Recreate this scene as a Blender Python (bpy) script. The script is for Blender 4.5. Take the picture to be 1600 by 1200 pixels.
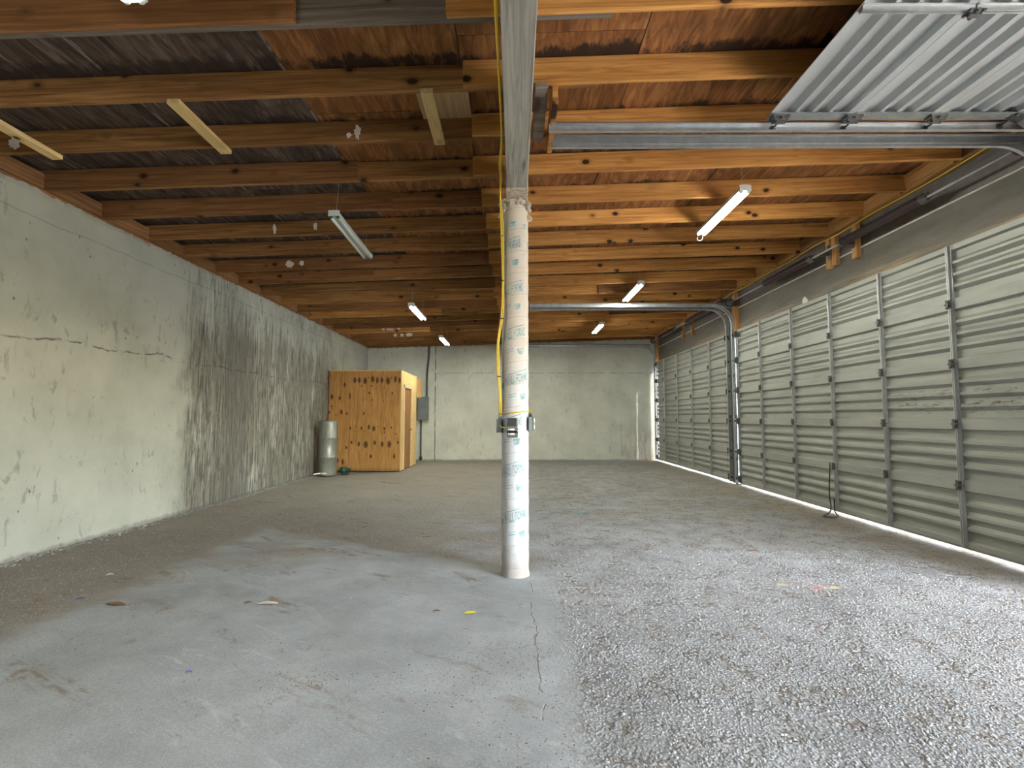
import bpy, bmesh, math, random
from mathutils import Vector, Matrix, noise as mnoise
R = math.radians
random.seed(7)
S = bpy.context.scene
for o in list(bpy.data.objects): bpy.data.objects.remove(o)
C = S.collection

# ------------------------------------------------------------------ camera, world, sun, exposure
cam = bpy.data.cameras.new('camera'); cam.sensor_width = 36; cam.lens = 18.0; cam.clip_end = 500
camo = bpy.data.objects.new('camera', cam); C.objects.link(camo)
camo.location = (0, 0, 1.28)
camo.rotation_euler = (R(90 + 3.79), 0, R(0.286))
S.camera = camo
W = bpy.data.worlds.new('world'); S.world = W; W.use_nodes = True
wn = W.node_tree.nodes; wl = W.node_tree.links
bg = wn['Background']
sky = wn.new('ShaderNodeTexSky'); sky.sky_type = 'NISHITA'; sky.sun_disc = False
sky.sun_elevation = R(58); sky.sun_rotation = R(115); sky.air_density = 1.35; sky.dust_density = 2.2
wl.new(sky.outputs[0], bg.inputs[0]); bg.inputs[1].default_value = 6.0
sun = bpy.data.lights.new('sun', 'SUN'); sun.energy = 9.5; sun.angle = R(0.6); sun.color = (1, .88, .74)
suno = bpy.data.objects.new('sun', sun); C.objects.link(suno)
SUN_DIR = Vector((0.84, -0.25, 1.0))           # towards the sun
suno.rotation_euler = SUN_DIR.to_track_quat('Z', 'Y').to_euler()
suno.location = (12, -6, 20)
S.view_settings.view_transform = 'Standard'
S.view_settings.look = 'None'
S.view_settings.gamma = 1
S.view_settings.use_curve_mapping = False
S.view_settings.exposure = 0.33
TUBE_POWER = 150.0

# ------------------------------------------------------------------ helpers
class MB:
    def __init__(s): s.bm = bmesh.new()
    def box(s, x0, x1, y0, y1, z0, z1, M=None):
        vs = [s.bm.verts.new((x, y, z)) for x in (x0, x1) for y in (y0, y1) for z in (z0, z1)]
        if M is not None:
            for v in vs: v.co = M @ v.co
        for f in ((0,1,3,2),(4,6,7,5),(0,4,5,1),(2,3,7,6),(0,2,6,4),(1,5,7,3)):
            s.bm.faces.new([vs[i] for i in f])
        return s
    def extrude(s, prof, a, b, fn):
        """prof closed list of (u,v); fn(u,v,t) -> xyz; from t=a to t=b"""
        A = [s.bm.verts.new(fn(u, v, a)) for u, v in prof]; B = [s.bm.verts.new(fn(u, v, b)) for u, v in prof]
        n = len(prof)
        for i in range(n): s.bm.faces.new((A[i], A[(i+1) % n], B[(i+1) % n], B[i]))
        s.bm.faces.new(A[::-1]); s.bm.faces.new(B)
        return s
    def tube(s, pts, r, n=8, cap=True):
        pts = [Vector(p) for p in pts]; rings = []
        up = Vector((0.13, 0.21, 1)).normalized()
        for i, p in enumerate(pts):
            t = (pts[min(i+1, len(pts)-1)] - pts[max(i-1, 0)]).normalized()
            if abs(t.dot(up)) > .95: up = Vector((1, .2, 0)).normalized()
            a = t.cross(up).normalized(); b = a.cross(t).normalized()
            rr = r[i] if isinstance(r, (list, tuple)) else r
            rings.append([s.bm.verts.new(p + (a*math.cos(2*math.pi*k/n) + b*math.sin(2*math.pi*k/n))*rr) for k in range(n)])
        for A, B in zip(rings, rings[1:]):
            for k in range(n):
                f = s.bm.faces.new((A[k], A[(k+1) % n], B[(k+1) % n], B[k])); f.smooth = n > 6
        if cap: s.bm.faces.new(rings[0][::-1]); s.bm.faces.new(rings[-1])
        return s
    def sweep(s, pts, prof):
        """path in an xz plane (y const); prof (a along y, b along normal)"""
        pts = [Vector(p) for p in pts]; rings = []; Y = Vector((0, 1, 0))
        for i, p in enumerate(pts):
            t = (pts[min(i+1, len(pts)-1)] - pts[max(i-1, 0)]).normalized(); n = t.cross(Y)
            rings.append([s.bm.verts.new(p + Y*a + n*b) for a, b in prof])
        m = len(prof)
        for A, B in zip(rings, rings[1:]):
            for k in range(m): s.bm.faces.new((A[k], A[(k+1) % m], B[(k+1) % m], B[k]))
        s.bm.faces.new(rings[0][::-1]); s.bm.faces.new(rings[-1])
        return s
    def lathe(s, prof, n=32, c=(0, 0, 0)):
        rings = [[s.bm.verts.new((c[0]+r*math.cos(2*math.pi*k/n), c[1]+r*math.sin(2*math.pi*k/n), c[2]+z)) for k in range(n)] for r, z in prof]
        for A, B in zip(rings, rings[1:]):
            for k in range(n):
                f = s.bm.faces.new((A[k], A[(k+1) % n], B[(k+1) % n], B[k])); f.smooth = True
        s.bm.faces.new(rings[0][::-1]); s.bm.faces.new(rings[-1])
        return s
    def mesh(s, name, m=None, bevel=0):
        bmesh.ops.recalc_face_normals(s.bm, faces=s.bm.faces[:])
        if bevel:
            bmesh.ops.bevel(s.bm, geom=s.bm.edges[:], offset=bevel, segments=1, affect='EDGES', clamp_overlap=True)
        me = bpy.data.meshes.new(name); s.bm.to_mesh(me); s.bm.free()
        if m: me.materials.append(m)
        return me
    def build(s, name, m=None, parent=None, loc=(0, 0, 0), rot=(0, 0, 0), bevel=0):
        return inst(name, s.mesh(name, m, bevel), parent, loc, rot)

def inst(name, me, parent=None, loc=(0, 0, 0), rot=(0, 0, 0)):
    o = bpy.data.objects.new(name, me); C.objects.link(o)
    if parent: o.parent = parent
    o.location = loc; o.rotation_euler = rot
    return o
def tag(o, label=None, cat=None, group=None, kind=None):
    if label: o['label'] = label
    if cat: o['category'] = cat
    if group: o['group'] = group
    if kind: o['kind'] = kind
    return o
def empty(name, loc=(0, 0, 0), rz=0):
    o = bpy.data.objects.new(name, None); C.objects.link(o); o.location = loc; o.rotation_euler = (0, 0, rz)
    o.empty_display_size = .1
    return o
def copy_tree(o, parent=None):
    c = o.copy(); C.objects.link(c); c.parent = parent
    for ch in list(o.children): copy_tree(ch, c)
    return c

# ------------------------------------------------------------------ node helper
class N:
    def __init__(s, name):
        s.m = bpy.data.materials.new(name); s.m.use_nodes = True
        s.t = s.m.node_tree; s.b = s.t.nodes['Principled BSDF']
        s.geo = s.t.nodes.new('ShaderNodeNewGeometry'); s.tc = s.t.nodes.new('ShaderNodeTexCoord')
        s.info = s.t.nodes.new('ShaderNodeObjectInfo')
        s.P = s.geo.outputs['Position']; s.O = s.tc.outputs['Object']; s.rnd = s.info.outputs['Random']
    def lk(s, v, i):
        if isinstance(v, bpy.types.NodeSocket): s.t.links.new(v, i)
        elif isinstance(v, tuple) and len(v) == 3 and i.type == 'RGBA': i.default_value = (*v, 1)
        else: i.default_value = v
    def n(s, typ, ins=(), **kw):
        k = s.t.nodes.new(typ)
        for a, b in kw.items(): setattr(k, a, b)
        for i, v in (ins.items() if isinstance(ins, dict) else enumerate(ins)):
            if v is not None: s.lk(v, k.inputs[i])
        return k
    def math(s, op, a, b=None, c=None, clamp=False):
        return s.n('ShaderNodeMath', (a, b, c), operation=op, use_clamp=clamp).outputs[0]
    def mul(s, a, b): return s.math('MULTIPLY', a, b)
    def add(s, a, b): return s.math('ADD', a, b)
    def sub(s, a, b): return s.math('SUBTRACT', a, b)
    def inv(s, a): return s.math('SUBTRACT', 1.0, a)
    def vmul(s, v, f): return s.n('ShaderNodeVectorMath', (v, f), operation='MULTIPLY').outputs[0]
    def vadd(s, v, f): return s.n('ShaderNodeVectorMath', (v, f), operation='ADD').outputs[0]
    def xyz(s, v): return s.n('ShaderNodeSeparateXYZ', (v,)).outputs
    def comb(s, x, y, z): return s.n('ShaderNodeCombineXYZ', (x, y, z)).outputs[0]
    def noise(s, vec, scale=5, detail=4, rough=.55, dist=0):
        return s.n('ShaderNodeTexNoise', {'Vector': vec, 'Scale': scale, 'Detail': detail, 'Roughness': rough, 'Distortion': dist}).outputs[0]
    def vor(s, vec, scale=5, feature='F1', rnd=1.0):
        return s.n('ShaderNodeTexVoronoi', {'Vector': vec, 'Scale': scale, 'Randomness': rnd}, feature=feature).outputs[0]
    def step(s, v, a, b):          # smoothstep a->b (a may be > b)
        k = s.n('ShaderNodeMapRange', interpolation_type='SMOOTHSTEP'); s.lk(v, k.inputs[0])
        if a <= b: k.inputs[1].default_value = a; k.inputs[2].default_value = b
        else:
            k.inputs[1].default_value = b; k.inputs[2].default_value = a
            k.inputs[3].default_value = 1; k.inputs[4].default_value = 0
        return k.outputs[0]
    def mix(s, f, a, b, mode='MIX'):
        k = s.n('ShaderNodeMix', data_type='RGBA', blend_type=mode)
        s.lk(f, k.inputs[0]); s.lk(a, k.inputs[6]); s.lk(b, k.inputs[7]); return k.outputs[2]
    def ramp(s, f, stops):
        k = s.n('ShaderNodeValToRGB', (f,)); e = k.color_ramp.elements
        while len(e) < len(stops): e.new(.5)
        for q, (p, c) in zip(e, stops): q.position = p; q.color = (*c, 1)
        return k.outputs[0]
    def bump(s, h, strength=.5, dist=.01, nrm=None):
        return s.n('ShaderNodeBump', {'Strength': strength, 'Distance': dist, 'Height': h, **({'Normal': nrm} if nrm else {})}).outputs[0]
    def out(s, col, rough=.8, metal=0, nrm=None, spec=None):
        s.lk(col, s.b.inputs['Base Color']); s.lk(rough, s.b.inputs['Roughness']); s.lk(metal, s.b.inputs['Metallic'])
        if nrm: s.lk(nrm, s.b.inputs['Normal'])
        if spec is not None: s.b.inputs['Specular IOR Level'].default_value = spec
        return s.m

def simple(name, col, rough=.6, metal=0, var=.15, sc=8, bmp=0.1):
    k = N(name); nz = k.noise(k.P, sc, 5)
    dark = tuple(c*(1-var) for c in col); lite = tuple(min(1, c*(1+var)) for c in col)
    return k.out(k.ramp(nz, [(.3, dark), (.7, lite)]), rough, metal, k.bump(k.noise(k.P, sc*12, 3), bmp, .003))

def wood(name, dark, mid, lite, grain_axis='x', knots=True, weather=0.0, knot_scale=1.0):
    k = N(name)
    off = k.n('ShaderNodeVectorMath', (k.comb(k.rnd, k.rnd, k.rnd), (37.0, 91.0, 53.0)), operation='MULTIPLY').outputs[0]
    v = k.vadd(k.O, off)
    sc = {'x': (.55, 14, 14), 'y': (14, .55, 14), 'z': (14, 14, .55)}[grain_axis]
    g = k.noise(k.vmul(v, sc), 2.2, 6, .6, .9)
    fine = k.noise(k.vmul(v, tuple(c*(5 if c > 1 else 2) for c in sc)), 3, 3)
    ring = k.math('FRACT', k.mul(k.noise(k.vmul(v, tuple(c*.35 if c > 1 else c*.5 for c in sc)), 1.5, 2, .5), 9.0))
    col = k.ramp(g, [(.32, dark), (.5, mid), (.68, lite)])
    col = k.mix(k.mul(k.step(fine, .5, .75), .22), col, dark)
    col = k.mix(k.mul(k.step(ring, .72, .97), .38), col, dark)
    big = k.noise(v, .9, 3)
    col = k.mix(k.mul(k.step(big, .5, .7), .35), col, dark)
    if knots:
        ks = {'x': (3.1, 1.1, 4.8), 'y': (4.8, 3.1, 1.1), 'z': (4.8, 1.1, 3.1)}[grain_axis]
        kv = k.vadd(k.vmul(v, tuple(c*knot_scale for c in ks)), k.vmul(k.n('ShaderNodeTexNoise', {'Vector': v, 'Scale': 9.0}).outputs[1], (.12, .12, .12)))
        d = k.vor(kv, 1.0)
        col = k.mix(k.mul(k.step(d, .26, .08), .6), col, tuple(c*.65 for c in dark))
        col = k.mix(k.step(d, .135, .085), col, (.035, .014, .006))
    if weather:
        col = k.mix(k.mul(k.step(k.noise(v, 1.3, 5), .4, .6), weather), col, (.16, .14, .12))
    hs = k.n('ShaderNodeHueSaturation', {'Value': k.add(.82, k.mul(k.rnd, .36)), 'Color': col})
    return k.out(hs.outputs[0], .75, 0, k.bump(g, .25, .004), .25)

# materials
M_joist = wood('pine_joist', (.30, .125, .032), (.50, .235, .062), (.62, .33, .105))
M_joistl = wood('dimmed_pine_joist', (.14, .062, .02), (.275, .128, .041), (.38, .2, .07))  # darker copy of the pine, the left bay's dimmer light put in the colour
M_joisty = wood('pine_block', (.22, .10, .03), (.38, .19, .06), (.5, .27, .1), 'y')
M_joistb = wood('brown_joist', (.13, .055, .02), (.225, .098, .034), (.31, .15, .057))
M_joistg = wood('grey_joist', (.11, .085, .065), (.19, .15, .115), (.28, .23, .18), weather=.5)
M_blocky = wood('fresh_board', (.50, .33, .13), (.66, .46, .2), (.75, .56, .28), 'y')
M_stud = wood('stud_wood', (.36, .19, .07), (.52, .29, .11), (.6, .38, .17), 'z')
M_platew = wood('plate_wood', (.16, .075, .03), (.25, .12, .045), (.34, .18, .08), 'y')

def deck(name, dark, mid, lite, mould, pale):
    k = N(name)
    off = k.n('ShaderNodeVectorMath', (k.comb(k.rnd, k.rnd, k.rnd), (37.0, 91.0, 53.0)), operation='MULTIPLY').outputs[0]
    v = k.vadd(k.O, off)
    g = k.noise(k.vmul(v, (9, 1.2, 9)), 1.6, 8, .66, 1.2)
    col = k.ramp(g, [(.34, dark), (.5, mid), (.66, lite)])
    fig = k.math('FRACT', k.mul(k.noise(k.vmul(v, (1.5, .45, 1)), 1.3, 2, .5, .6), 11.0))
    col = k.mix(k.mul(k.step(fig, .6, .98), .4), col, dark)
    big = k.noise(v, 1.1, 5, .6)
    col = k.mix(k.mul(k.step(big, .47, .66), .6), col, dark)
    # mould along the far side of each bay, and in patches, with ragged feathered edges
    p = k.xyz(k.P)
    jag = k.noise(k.vmul(v, (9, 3.2, 1)), 1.5, 7, .7)
    per = k.math('COSINE', k.mul(k.sub(p[1], 3.43), 2*math.pi/.695))
    band = k.math('POWER', k.add(k.mul(per, .5), .5), 2.2)
    mm = k.add(k.mul(band, .30), k.add(k.mul(jag, .70), k.mul(k.noise(v, .9, 3), .60)))
    col = k.mix(k.mul(k.step(mm, .82, .96), mould), col, (.022, .014, .011))
    # pale water marks
    st = k.noise(k.vmul(v, (14, 1.0, 1)), 1.2, 6, .7)
    pm = k.mul(k.step(st, .58, .72), k.step(k.noise(v, 1.4, 2), .48, .62))
    col = k.mix(k.mul(pm, pale), col, (.36, .31, .25))
    ed = k.math('ABSOLUTE', k.xyz(k.O)[0])
    em = k.mul(k.step(ed, .592, .617), k.step(k.noise(v, 3.5, 5), .48, .60))
    col = k.mix(k.mul(em, k.mul(pale, .7)), col, (.36, .32, .27))
    hs = k.n('ShaderNodeHueSaturation', {'Value': k.add(.8, k.mul(k.rnd, .4)), 'Color': col})
    return k.out(hs.outputs[0], .8, 0, k.bump(g, .3, .004), .2)
M_deckd = deck('stained_dark_plywood', (.034, .023, .018), (.088, .06, .046), (.175, .128, .098), .75, .9)
M_decko = deck('orange_plywood', (.12, .05, .018), (.24, .098, .032), (.36, .165, .058), .92, .12)

def wallmat(name, left):
    k = N(name); p = k.xyz(k.P)
    u = p[1] if left else p[0]; z = p[2]
    vec = k.comb(u, z, 0.0)
    mott = k.noise(vec, 1.3, 6, .6)
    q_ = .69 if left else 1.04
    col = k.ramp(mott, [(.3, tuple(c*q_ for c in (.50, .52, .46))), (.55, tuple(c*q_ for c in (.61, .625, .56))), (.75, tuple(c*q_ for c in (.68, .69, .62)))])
    fine = k.noise(k.vmul(vec, (9, 5, 1)), 3, 5, .6)
    col = k.mix(k.mul(k.step(fine, .55, .8), .18), col, (.33, .33, .3))
    # sparse pits and worn spots
    pit = k.noise(k.vmul(vec, (6.5, 2.6, 1)), 1.6, 7, .72, .5)
    pm = k.mul(k.step(pit, .555, .64), k.step(k.noise(vec, 1.1, 3), .42, .58))
    col = k.mix(k.mul(pm, .6 if left else .35), col, (.2, .205, .18))
    dots = k.mul(k.step(k.vor(k.vmul(vec, (9, 6, 1)), 1.1), .13, .07), k.step(k.noise(vec, 2.2, 3), .5, .62))
    col = k.mix(k.mul(dots, .8), col, (.10, .095, .085))
    wig = k.mul(k.sub(k.noise(vec, 1.1, 6, .6), .5), .32 if left else .05)
    if left:
        reg = k.mul(k.step(k.add(u, k.mul(k.noise(vec, 2.5, 4), .8)), 7.1, 7.75), k.step(u, 15.2, 11.5))
        st = k.noise(k.vmul(vec, (7.5, .45, 1)), 1.5, 8, .66, .3)
        st2 = k.noise(k.vmul(vec, (16, 1.6, 1)), 1.6, 7, .7, .4)
        blob = k.noise(k.vmul(vec, (1.0, .6, 1)), 1.2, 4)
        hgt = k.step(z, 3.55, 1.9)
        a = k.add(k.add(k.mul(st, .85), k.mul(blob, .55)), k.mul(hgt, .17))
        s1 = k.mul(k.step(a, .66, .93), reg)
        col = k.mix(k.mul(s1, .80), col, (.16, .145, .12))
        s2 = k.mul(k.step(k.add(st2, k.mul(hgt, .08)), .53, .66), reg)
        col = k.mix(k.mul(s2, .75), col, (.06, .06, .055))
        dk = k.mul(k.step(k.math('ABSOLUTE', k.sub(u, k.add(7.95, k.mul(blob, .5)))), .75, .15), k.step(z, 3.5, 2.3))
        col = k.mix(k.mul(dk, .6), col, (.11, .105, .095))
        rust = k.mul(k.step(k.math('ABSOLUTE', k.sub(u, k.add(12.1, k.mul(k.noise(vec, 1.6, 3), .5)))), .035, .01), k.step(z, 1.9, 2.2))
        col = k.mix(k.mul(rust, .6), col, (.25, .11, .05))
        cz = k.math('ABSOLUTE', k.sub(k.sub(z, k.add(2.02, k.mul(k.step(u, 4, 16), .12))), wig))
        cz2 = k.math('ABSOLUTE', k.sub(z, k.add(3.17, k.mul(wig, .3))))
        l2 = k.mul(k.step(cz2, .008, .003), .4)
        yellow = k.mul(k.step(u, 9, 4), k.step(z, .5, 2.2))
        col = k.mix(k.mul(yellow, .5), col, (.92, .86, .62), 'MULTIPLY')
    else:
        # lower grime near the floor
        st = k.noise(k.vmul(vec, (5, .8, 1)), 2.2, 7, .66)
        low = k.mul(k.step(z, 2.4, .2), k.step(u, 1.5, 4.0))
        s1 = k.step(k.add(k.mul(st, .9), k.mul(low, .25)), .60, .80)
        col = k.mix(k.mul(s1, .45), col, (.2, .2, .18))
        cz = k.math('ABSOLUTE', k.sub(k.sub(z, 2.645), wig))
        cz = k.add(cz, k.mul(k.step(u, -2.36, -2.44), .5))
        g2 = k.math('ABSOLUTE', k.sub(u, k.add(-2.42, k.mul(k.sub(k.noise(vec, 3, 3), .5), .03))))
        l2 = k.mul(k.step(g2, .022, .008), k.step(k.noise(vec, 3.0, 3), .36, .5))
    crk = k.mul(k.step(cz, .012, .003), k.step(k.noise(k.vmul(vec, (2, 3, 1)), 2.4, 5, .7), .42, .56))
    col = k.mix(k.mul(crk, .7), col, (.05, .048, .04))
    col = k.mix(k.mul(l2, .8), col, (.08, .075, .065))
    base = k.mul(k.step(k.sub(z, k.mul(k.noise(vec, 6, 6, .7), .12)), -.01, -.05), .5)
    col = k.mix(base, col, (.1, .09, .075))
    h = k.add(k.mul(k.noise(vec, 14, 6, .6), .35), k.sub(k.mul(mott, .6), k.add(k.mul(crk, .8), k.mul(pm, .3))))
    return k.out(col, .85, 0, k.bump(h, .6, .015), .2)
M_wallL = wallmat('plaster_stained', True)
M_wallB = wallmat('plaster_grey', False)
M_wallF = simple('plaster_plain', (.5, .5, .45), .85)

def floormat():
    k = N('rough_concrete'); p = k.xyz(k.P); x, y = p[0], p[1]
    wob = k.mul(k.sub(k.noise(k.P, 2.2, 5), .5), .5)
    # smooth trowelled slab left of the cold joint
    joint = k.add(.17, k.mul(k.sub(k.noise(k.P, 1.2, 4), .5), .16))
    rgt = k.step(k.sub(x, k.add(joint, k.mul(wob, .35))), -.02, .20)
    # rough strip beyond a slanted edge on the left
    sl = k.sub(k.add(k.add(y, k.mul(x, .6)), k.mul(wob, .5)), 4.32)
    lft = k.math('MAXIMUM', k.step(sl, -.05, .22), k.step(k.add(k.mul(x, -1.0), k.mul(wob, .9)), 2.75, 3.3))
    rough = k.math('MAXIMUM', rgt, lft)
    mot = k.noise(k.P, 1.5, 7, .62)
    col = k.ramp(mot, [(.3, (.235, .24, .243)), (.5, (.315, .32, .325)), (.72, (.40, .405, .41))])
    # sweeping trowel marks in the smooth part
    tv = k.n('ShaderNodeVectorRotate', {'Vector': k.P, 'Angle': R(35)}, rotation_type='Z_AXIS').outputs[0]
    tr = k.noise(k.vmul(tv, (1, 5, 1)), 1.6, 8, .7, 1.2)
    col = k.mix(k.mul(k.mul(k.step(tr, .55, .72), k.inv(rough)), .4), col, (.24, .22, .2))
    col = k.mix(k.mul(k.mul(k.step(tr, .42, .30), k.inv(rough)), .45), col, (.50, .50, .50))
    # brown dirt drifting over the far and left slab, with the column's shadow tinted in
    dirtn = k.noise(k.vmul(k.P, (.7, 1.5, 1)), 1.1, 7, .62, .4)
    far = k.step(y, 3.2, 8.0)
    dl = k.mul(k.step(k.sub(y, k.mul(x, .15)), 2.2, 5.5), k.step(x, -.2, -1.6))
    nearwall = k.step(x, -2.6, -4.3)
    doorside = k.step(k.sub(x, k.mul(wob, .6)), 3.3, 4.0)
    amt = k.add(k.add(k.mul(far, .18), k.mul(k.mul(lft, k.step(x, .4, -.1)), k.add(.2, k.mul(k.step(sl, 1.6, .0), .14)))), k.add(k.mul(dl, .16), k.add(k.mul(nearwall, .22), k.mul(doorside, .26))))
    dirt = k.step(k.add(dirtn, amt), .60, .92)  # one mask for the dirt and the column's shadow
    col = k.mix(k.mul(dirt, .66), col, k.mix(k.step(y, 5.0, 9.0), (.215, .165, .115), (.32, .275, .20)))
    sp = k.noise(k.P, 38, 4, .7)
    sg = k.noise(k.P, 130, 3, .75)
    col = k.mix(k.mul(k.step(sg, .5, .66), .35), col, (.18, .165, .15))
    col = k.mix(k.mul(k.step(sg, .48, .34), .3), col, (.56, .55, .54))
    br = k.noise(k.vmul(tv, (1, 3.2, 1)), 1.3, 8, .72, .6)
    col = k.mix(k.mul(k.mul(k.step(br, .54, .66), k.step(k.noise(k.P, 9, 5, .7), .40, .56)), k.mul(k.step(x, .9, -.6), .8)), col, (.19, .135, .095))
    col = k.mix(k.mul(k.mul(k.step(sp, .55, .7), k.add(.25, k.mul(rough, .5))), .5), col, (.13, .105, .085))
    lime = k.noise(k.vmul(k.P, (.6, 1.6, 1)), 2.3, 6, .7)
    col = k.mix(k.mul(k.step(lime, .60, .74), .35), col, (.52, .5, .46))
    # exposed aggregate
    pv = k.P
    pb = k.vor(pv, 62)
    pb2 = k.vor(pv, 31)
    agg = k.mul(k.add(k.mul(k.step(pb, .62, .0), .7), k.mul(k.step(pb2, .5, .0), .35)), rough)
    patch = k.step(k.noise(k.P, 5.0, 4, .7), .44, .6)
    hole = k.mul(k.mul(k.step(pb2, .42, .62), patch), rgt)
    col = k.mix(k.mul(hole, .68), col, (.15, .115, .085))
    gap = k.mul(k.step(pb, .42, .62), k.mul(rough, .35))
    col = k.mix(gap, col, (.14, .12, .10))
    grit = k.mul(k.step(pb, .34, .16), k.mul(rough, k.step(k.noise(k.P, 20, 2), .5, .62)))
    col = k.mix(k.mul(grit, .35), col, (.55, .54, .52))
    # fine cracks and the cold joint line
    cn = k.math('ABSOLUTE', k.sub(k.noise(k.P, .9, 7, .6, 1.0), .5))
    crack = k.mul(k.mul(k.step(cn, .0016, .0004), k.step(k.noise(k.P, 1.3, 2), .55, .62)), k.mul(k.inv(rough), .7))
    jl = k.mul(k.step(k.math('ABSOLUTE', k.sub(x, k.add(k.sub(joint, .05), k.mul(k.sub(k.noise(k.P, 14, 3), .5), .05)))), .005, .001), k.mul(k.step(y, 4.4, 3.8), k.step(k.noise(k.P, 5, 3), .46, .58)))
    lines = k.math('MAXIMUM', crack, jl)
    col = k.mix(k.mul(lines, .5), col, (.15, .13, .11))
    h = k.add(k.mul(agg, .8), k.add(k.mul(k.noise(k.P, 55, 4), .3), k.add(k.mul(tr, .35), k.mul(lines, -1.0))))
    h = k.sub(h, k.mul(hole, .5))
    return k.out(col, k.sub(.92, k.mul(k.inv(rough), .12)), 0, k.bump(h, 1.0, .0065), .08)
M_floor = floormat()

def steel(name, col, rough=.42, metal=.75, streak=True):
    k = N(name)
    n = k.noise(k.vmul(k.P, (3, 3, 3)), 3, 6, .6)
    c = k.mix(k.step(n, .4, .7), tuple(c*.78 for c in col), col)
    sp = k.vor(k.P, 45)
    c = k.mix(k.mul(sp, .14), c, tuple(min(1, q*1.3) for q in col))
    return k.out(c, k.add(rough-.06, k.mul(n, .15)), metal, k.bump(n, .05, .003))
M_galv = steel('galvanised_steel', (.55, .57, .57))
M_galvd = steel('dull_galvanised', (.33, .35, .35), .5, .65)
M_hinge = steel('hinge_steel', (.16, .16, .155), .5, .6)
M_spring = steel('spring_brown', (.055, .035, .035), .55, .3)
M_dark = steel('dark_steel', (.085, .09, .095), .5, .4)

def doormat():
    k = N('door_sheet_metal'); p = k.xyz(k.P)
    vec = k.vmul(k.P, (1, .6, 3))
    n = k.noise(vec, 2.2, 6, .6)
    c = k.ramp(n, [(.3, (.30, .312, .28)), (.6, (.385, .398, .36))])
    dust = k.noise(k.vmul(k.P, (4, 7, 14)), 2.2, 6, .7)
    up = k.step(k.xyz(k.geo.outputs['Normal'])[2], .2, .7)
    c = k.mix(k.mul(k.mul(k.step(dust, .45, .65), up), .35), c, (.3, .29, .22))
    m = k.mul(k.step(k.math('ABSOLUTE', k.sub(p[2], 1.45)), .16, .1), k.mul(k.step(p[1], 6.6, 5.2), k.step(p[0], 4.1, 4.2)))
    r = k.mul(m, k.step(k.noise(k.vmul(k.P, (1, 4, 14)), 2.5, 7, .72), .52, .60))
    c = k.mix(k.mul(r, k.add(.35, k.mul(up, .6))), c, (.09, .045, .02))
    return k.out(c, .52, .25, k.bump(n, .05, .003), .4)
M_door = doormat()
k = N('open_door_sheet'); n_ = k.noise(k.vmul(k.P, (2, .5, 1)), 2, 5)
M_dooro = k.out(k.ramp(n_, [(.3, (.40, .425, .435)), (.65, (.50, .525, .535))]), .45, .35, None, .4)
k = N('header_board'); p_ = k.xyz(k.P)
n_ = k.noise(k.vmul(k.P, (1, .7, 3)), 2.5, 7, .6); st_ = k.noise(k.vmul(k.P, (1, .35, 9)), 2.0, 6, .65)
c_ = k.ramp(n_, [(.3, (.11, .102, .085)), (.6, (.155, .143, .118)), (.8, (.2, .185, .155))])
c_ = k.mix(k.mul(k.mul(k.step(st_, .42, .62), k.step(k.add(p_[2], k.mul(n_, .1)), 3.24, 2.98)), .8), c_, (.50, .36, .20))  # warm streaks low on the boards paint in light leaking over the doors
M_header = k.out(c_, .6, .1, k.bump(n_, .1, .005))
M_headerU = steel('upper_header_sheet', (.2, .195, .19), .5, .45)
M_wline = simple('white_strip', (.72, .7, .66), .7)

k = N('formed_concrete'); v_ = k.O
g_ = k.noise(k.vmul(v_, (16, .7, 10)), 1.6, 7, .62, 1.6)
c_ = k.ramp(g_, [(.3, (.17, .155, .125)), (.5, (.29, .27, .225)), (.72, (.38, .36, .30))])
k1 = k.vor(k.vmul(v_, (9, 1.6, 9)), .9)
c_ = k.mix(k.mul(k.step(k1, .16, .06), .6), c_, (.08, .075, .06))
M_beam = k.out(c_, .85, 0, k.bump(g_, .5, .006), .2)

k = N('paper_tube'); v_ = k.O; p_ = k.xyz(v_)
ang = k.math('ARCTAN2', p_[1], p_[0])
sp = k.math('FRACT', k.add(k.math('DIVIDE', p_[2], .186), k.mul(ang, -1/(2*math.pi)*.55)))
seam = k.step(k.math('ABSOLUTE', k.sub(sp, .5)), .03, .006)
n_ = k.noise(v_, 9, 6, .6); sk = k.noise(k.comb(sp, k.mul(ang, .3), p_[2]), 6, 5)
c_ = k.ramp(k.step(p_[2], 3.2, .8), [(0, (.56, .48, .36)), (.45, (.55, .505, .45)), (1, (.52, .53, .56))])
c_ = k.mix(k.mul(k.step(n_, .45, .7), .4), c_, (.42, .38, .33))
c_ = k.mix(k.mul(k.step(sk, .5, .7), .35), c_, (.50, .38, .31))
c_ = k.mix(k.mul(seam, .35), c_, (.3, .26, .22))
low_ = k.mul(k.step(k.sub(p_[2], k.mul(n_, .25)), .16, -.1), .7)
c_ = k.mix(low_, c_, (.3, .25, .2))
M_tube = k.out(c_, .75, 0, k.bump(k.add(k.mul(seam, -.6), k.mul(n_, .3)), .4, .004), .3)
k = N('faded_teal_print'); n_ = k.noise(k.P, 26, 5, .7)
M_print = k.out(k.mix(k.step(n_, .42, .68), (.17, .30, .32), (.45, .49, .47)), .8)
M_mortar = simple('crusty_mortar', (.42, .35, .26), .95, 0, .35, 30, .8)
M_cable = simple('yellow_cable', (.62, .42, .02), .45, 0, .1)
M_boxg = simple('grey_enamel', (.20, .225, .235), .5, .2, .1)
M_black = simple('black_plastic', (.025, .025, .028), .5)
M_white = simple('white_enamel', (.72, .73, .68), .4, 0, .05, 8, .02)
M_chrome = steel('bright_plate', (.8, .8, .8), .25, .9)
M_green = simple('green_socket', (.05, .2, .09), .5)
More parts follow.
